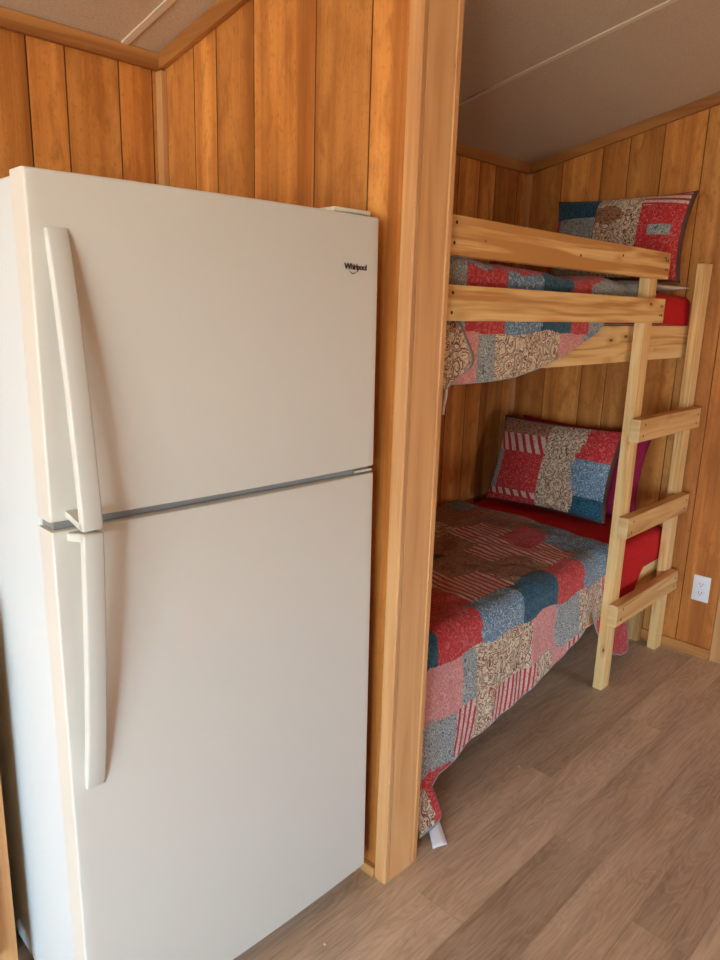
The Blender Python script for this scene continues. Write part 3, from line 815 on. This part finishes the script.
up_rows = [
  [('N',.3),('R',.2),('T',.2),('C',.2),('B',.2),('R',.3)],
  [('R',.25),('C',.2),('N',.2),('T',.2),('S',.2),('R',.3)],
  [('N',.25),('S',.2),('T',.2),('C',.2),('R',.2),('B',.3)],
  [('C',.25),('R',.2),('B',.2),('T',.2),('R',.15),('G',.3)],
  [('G',.29),('R',.25),('T',.18),('R',.20),('G',.5)],
  [('G',.17),('R',.18),('B',.19),('T',.17),('R',.12),('G',.4)],
  [('G',.10),('P',.13),('G',.08),('C',.34),('P',.16),('B',.4)],
]
def hem_up(s): return interp([(0.14, 1.262), (0.25, 1.268), (0.38, 1.266), (0.48, 1.267), (0.57, 1.274), (0.68, 1.290), (0.783, 1.314), (0.9, 1.345), (1.024, 1.386), (1.09, 1.43), (1.14, 1.46), (1.45, 1.47)], s)
qu = quilt('quilt', 0.142, 1.48, 1.556, 0.93, 0.086, hem_up, lambda s, d, z: 0.0, up_rows, -0.755, 0.151, out=0.001, seed=9, foldwave=0.006, rr=0.026)
for v in qu.bm.verts:   # plumped edge towards the foot end
    x, y, z = v.co
    if z > 1.50: v.co.z += 0.022 * smooth(.75, .2, x) * smooth(.5, .1, y) + 0.006 * math.sin(x * 14)
qu = qu.build('quilt', FAB, solid=0.005)
tag(qu, 'patchwork quilt on the upper bunk, hanging below the guard rail', 'quilt', 'patchwork quilts on the bunks')
# folded corner flap of the upper quilt
m = MB(); P = []
prof = [(1.425, 0.140, 0.280), (1.40, 0.140, 0.300), (1.37, 0.140, 0.325), (1.345, .140, .345), (1.325, .140, .352), (1.31, 0.140, 0.343), (1.298, 0.140, 0.318), (1.285, .140, 0.285), (1.272, 0.140, 0.262), (1.26, .140, .25)]
N_ = 14
for z, a, b in prof:
    P.append([(a + (b - a) * k / N_, 0.0765 - .003 * math.sin(math.pi * k / N_), z) for k in range(N_ + 1)])
m.grid(P, mi=lambda i, j: 8 if j >= N_ - 1 else IDX['C'])
m.build('folded_corner', FAB, qu, solid=0.004)
m = MB(); P = []
for k in range(9):
    t = k / 8; cx_, cz_ = 0.243 - 0.006 * t, 1.262 - 0.066 * t
    P.append([(cx_ - .006, 0.078, cz_), (cx_, 0.073 - .002 * math.sin(t * 6), cz_), (cx_ + 0.006 - .003 * t, 0.078, cz_ + .002)])
m.grid(P); o = m.build('care_label', mat_label, qu, solid=0.001); o['label'] = 'white label hanging at quilt corner'

PIL = FAB + [plain('pillow_edge_seam', (92,60,50), 0.8)]
# pillows
def pillow(name, w, h, t, cols, back=None, flange=0.0, corner=0.02, seed=0, parent=None, hstripe=False):
    """local: x across, z up, y = thickness (front at -y)"""
    m = MB(); n = 44
    edge = len(PIL) - 1
    def pt(i, j, side):
        u = -1 + 2 * i / n; v = -1 + 2 * j / n
        pin = 1 - 0.07 * (1 - u * u) * abs(v) ** 3
        pin2 = 1 - 0.07 * (1 - v * v) * abs(u) ** 3
        x = u * w / 2 * pin2; z = v * h / 2 * pin
        th = t / 2 * (max(0, 1 - abs(u) ** 3.2) ** 0.55) * (max(0, 1 - abs(v) ** 3.2) ** 0.55)
        th += 0.006 * noise.noise(Vector((u * 2.5 + seed, v * 2.5, side))) * (1 - abs(u) ** 4) * (1 - abs(v) ** 4)
        return (x, side * th, z)
    for side in (-1, 1):
        P = [[pt(i, j, side) for j in range(n + 1)] for i in range(n + 1)]
        if side == -1 or back is None:
            f = lambda i, j: edge if (i in (0, n-1) or j in (0, n-1)) else cols((i + .5) / n, (j + .5) / n)
        else: f = lambda i, j: back
        v = m.grid(P, f)
        for i, col in enumerate(v):
            for j, q in enumerate(col):
                for l in q.link_loops: l[m.tone] = (i / n * 14 + j / n * 5 if not hstripe else j / n * 16 + i / n * 2, 0, 0, 1)
    bmesh.ops.remove_doubles(m.bm, verts=m.bm.verts[:], dist=0.0004)
    return m
def place(o, loc, lean, yaw, roll=0.0):
    # front faces -X; lean = top towards +X
    R = Matrix.Rotation(yaw, 4, 'Z') @ Matrix.Rotation(lean, 4, 'Y') @ Matrix.Rotation(-math.pi / 2, 4, 'Z') @ Matrix.Rotation(roll, 4, 'Y')
    o.matrix_world = Matrix.Translation(loc) @ R
# seen from the front: u=0 is towards the back wall (+y), u=1 towards the room
def low_cols(u, v):
    s = v + 0.03 * math.sin(u * 15)
    if u < 0.46:
        if v > 0.80: return IDX['N']
        if v > 0.58: return IDX['S']
        if v > 0.16: return IDX['R'] if u > 0.10 else IDX['G']
        return IDX['S'] if v > .08 else IDX['R']
    if u < 0.72 + 0.03 * math.sin(v * 9): return IDX['C']
    if v > 0.62: return IDX['R']
    if v > 0.22: return IDX['B']
    return IDX['T']
def up_cols(u, v):
    if u < 0.36:
        return IDX['T'] if v > 0.72 else (IDX['R'] if u < .07 else IDX['G'])
    if u < 0.68: return IDX['N'] if (u - .45) ** 2 + (v - .75) ** 2 < .012 else IDX['C']
    if v > 0.84: return IDX['S']
    return IDX['R'] if not (.74 < u < .92 and .5 < v < .62) else IDX['G']
def mk_pillow(label, w, h, t, mats, cols, loc, lean, yaw, back=None, roll=0.0, seed=0):
    o = pillow('pillow', w, h, t, cols, back, seed=seed, hstripe=(cols is up_cols)).build('pillow', mats)
    place(o, loc, lean, yaw, roll); return tag(o, label, 'pillow', 'pillows on the bunks')
mk_pillow('patchwork pillow propped on the lower bunk against the end wall', 0.60, 0.42, 0.12, PIL, low_cols, (1.742, 0.585, 0.765), 0.34, 0.05, seed=1)
mk_pillow('dark magenta pillow behind the patchwork pillow on the lower bunk', 0.64, 0.40, 0.075, [mat_magenta]*10, lambda u, v: 0, (1.862, 0.53, 0.762), 0.24, 0.03, seed=4)
mk_pillow('patchwork pillow standing upright on the upper bunk, red with striped corner', 0.60, 0.355, 0.12, PIL, up_cols, (1.80, 0.425, 1.750), 0.20, 0.0, seed=2)
mk_pillow('plain white pillow flat beneath the upright upper bunk pillow', 0.60, 0.26, 0.03, [mat_matt]*10, lambda u, v: 0, (1.74, 0.42, 1.559), 1.56, 0.0, seed=6)

# ------------------------------------------------------------------ outlet
oc = (1.961, -0.057, 0.3084)
ot = empty('wall_outlet', (oc[0], oc[1], oc[2]), 'white double socket outlet low on the end wall right of the ladder', 'outlet')
m = MB(); m.box(-0.0065, -0.0003, -0.0355, 0.0355, -0.0575, 0.0575, bev=0.003, seg=3); m.build('cover_plate', mat_outlet, ot, angle=40)
for s in (-1, 1):
    m = MB(); zc0 = s * 0.0195
    ring = []
    P = [[(-0.0085, 0.0165 * math.cos(a), zc0 + max(-.0125, min(.0125, 0.0165 * math.sin(a)))) for a in [2 * math.pi * k / 28 for k in range(28)]]]
    v0 = [m.bm.verts.new(p) for p in P[0]]; v1 = [m.bm.verts.new((-0.006, p[1], p[2])) for p in P[0]]
    m.bm.faces.new(v0)
    for k in range(28): m.bm.faces.new([v0[k], v0[(k+1) % 28], v1[(k+1) % 28], v1[k]])
    r_ = m.build('receptacle', mat_outlet, ot)
    m = MB(); m.box(-0.0092, -0.0084, -0.0075, -0.0055, zc0 - .001, zc0 + .007); m.box(-0.0092, -0.0084, 0.0055, 0.0075, zc0 - .001, zc0 + .006)
    m.cyl((-0.0092, 0, zc0 - .007), (-0.0084, 0, zc0 - .007), 0.0024, n=10); m.build('slots', mat_slot, r_)
m = MB(); m.cyl((-0.0085, 0, 0), (-0.006, 0, 0), 0.003, n=12); m.build('plate_screw', mat_outlet, ot)

# lint on the floor
for (x, y, lab) in ((-0.232, -0.022, 'tiny white crumb on the floor in front of the refrigerator'), (0.691, 0.03, 'tiny pale crumb on the floor in front of the lower bunk')):
    m = MB(); bmesh.ops.create_icosphere(m.bm, subdivisions=2, radius=0.0032)
    for v in m.bm.verts: v.co *= 1 + 0.35 * noise.noise(v.co * 400); v.co.z *= 0.5
    o = m.build('crumb', mat_lint); o.location = (x, y, 0.0017); tag(o, lab, 'crumb', 'crumbs on the floor')

# ------------------------------------------------------------------ light
w = bpy.data.worlds.new('sky'); bpy.context.scene.world = w; w.use_nodes = True
nt = w.node_tree; nt.nodes.clear()
out = nt.nodes.new('ShaderNodeOutputWorld'); bg = nt.nodes.new('ShaderNodeBackground')
tc = nt.nodes.new('ShaderNodeTexCoord'); sp = nt.nodes.new('ShaderNodeSeparateXYZ'); rp = nt.nodes.new('ShaderNodeValToRGB')
nt.links.new(tc.outputs['Generated'], sp.inputs[0]); 
ma = nt.nodes.new('ShaderNodeMath'); ma.operation = 'MULTIPLY_ADD'; ma.inputs[1].default_value = 0.5; ma.inputs[2].default_value = 0.5
nt.links.new(sp.outputs['Z'], ma.inputs[0]); nt.links.new(ma.outputs[0], rp.inputs[0])
e = rp.color_ramp.elements
e[0].position = 0.42; e[0].color = (0.40, 0.42, 0.36, 1); e[1].position = 0.56; e[1].color = (0.50, 0.77, 1.0, 1)
nt.links.new(rp.outputs[0], bg.inputs['Color']); bg.inputs['Strength'].default_value = 42.0
nt.links.new(bg.outputs[0], out.inputs[0])
def portal(loc, rot, sx, sy):
    l = bpy.data.lights.new('window_daylight', 'AREA'); l.shape = 'RECTANGLE'; l.size = sx; l.size_y = sy
    l.cycles.is_portal = True
    o = bpy.data.objects.new('window_daylight', l); C.objects.link(o); o.location = loc; o.rotation_euler = rot
H = math.pi / 2
portal((LEFT_X - 0.09, (WLY0 + WLY1) / 2, (WLZ0 + WLZ1) / 2), (H, 0, -H), WLY1 - WLY0, WLZ1 - WLZ0)
portal(((WBX0 + WBX1) / 2, D + 0.09, (WBZ0 + WBZ1) / 2), (-H, 0, 0), WBX1 - WBX0, WBZ1 - WBZ0)
for (a, b, z0, z1) in FW: portal(((a + b) / 2, FRONT_Y - 0.09, (z0 + z1) / 2), (H, 0, 0), b - a, z1 - z0)

# ------------------------------------------------------------------ camera
cam = bpy.data.cameras.new('camera'); co = bpy.data.objects.new('camera', cam); C.objects.link(co)
yaw, pitch_, roll_ = -0.808782337, -0.236032979, 0.030754188
cy_, sy_, cp_, sp_ = math.cos(yaw), math.sin(yaw), math.cos(pitch_), math.sin(pitch_)
fwd = Vector((-sy_ * cp_, cy_ * cp_, sp_)); right = Vector((cy_, sy_, 0)); up = right.cross(fwd)
r = right * math.cos(roll_) + up * math.sin(roll_); u = -right * math.sin(roll_) + up * math.cos(roll_)
Mx = Matrix(((r.x, u.x, -fwd.x, -1.2096352), (r.y, u.y, -fwd.y, -1.0232080), (r.z, u.z, -fwd.z, 1.4559686), (0, 0, 0, 1)))
co.matrix_world = Mx
cam.sensor_fit = 'VERTICAL'; cam.sensor_height = 36; cam.lens = 727.611 / 960 * 36; cam.clip_start = 0.02
bpy.context.scene.camera = co
vs = bpy.context.scene.view_settings
vs.view_transform = 'Standard'; vs.look = 'None'; vs.gamma = 1; vs.use_curve_mapping = False; vs.exposure = 0.22
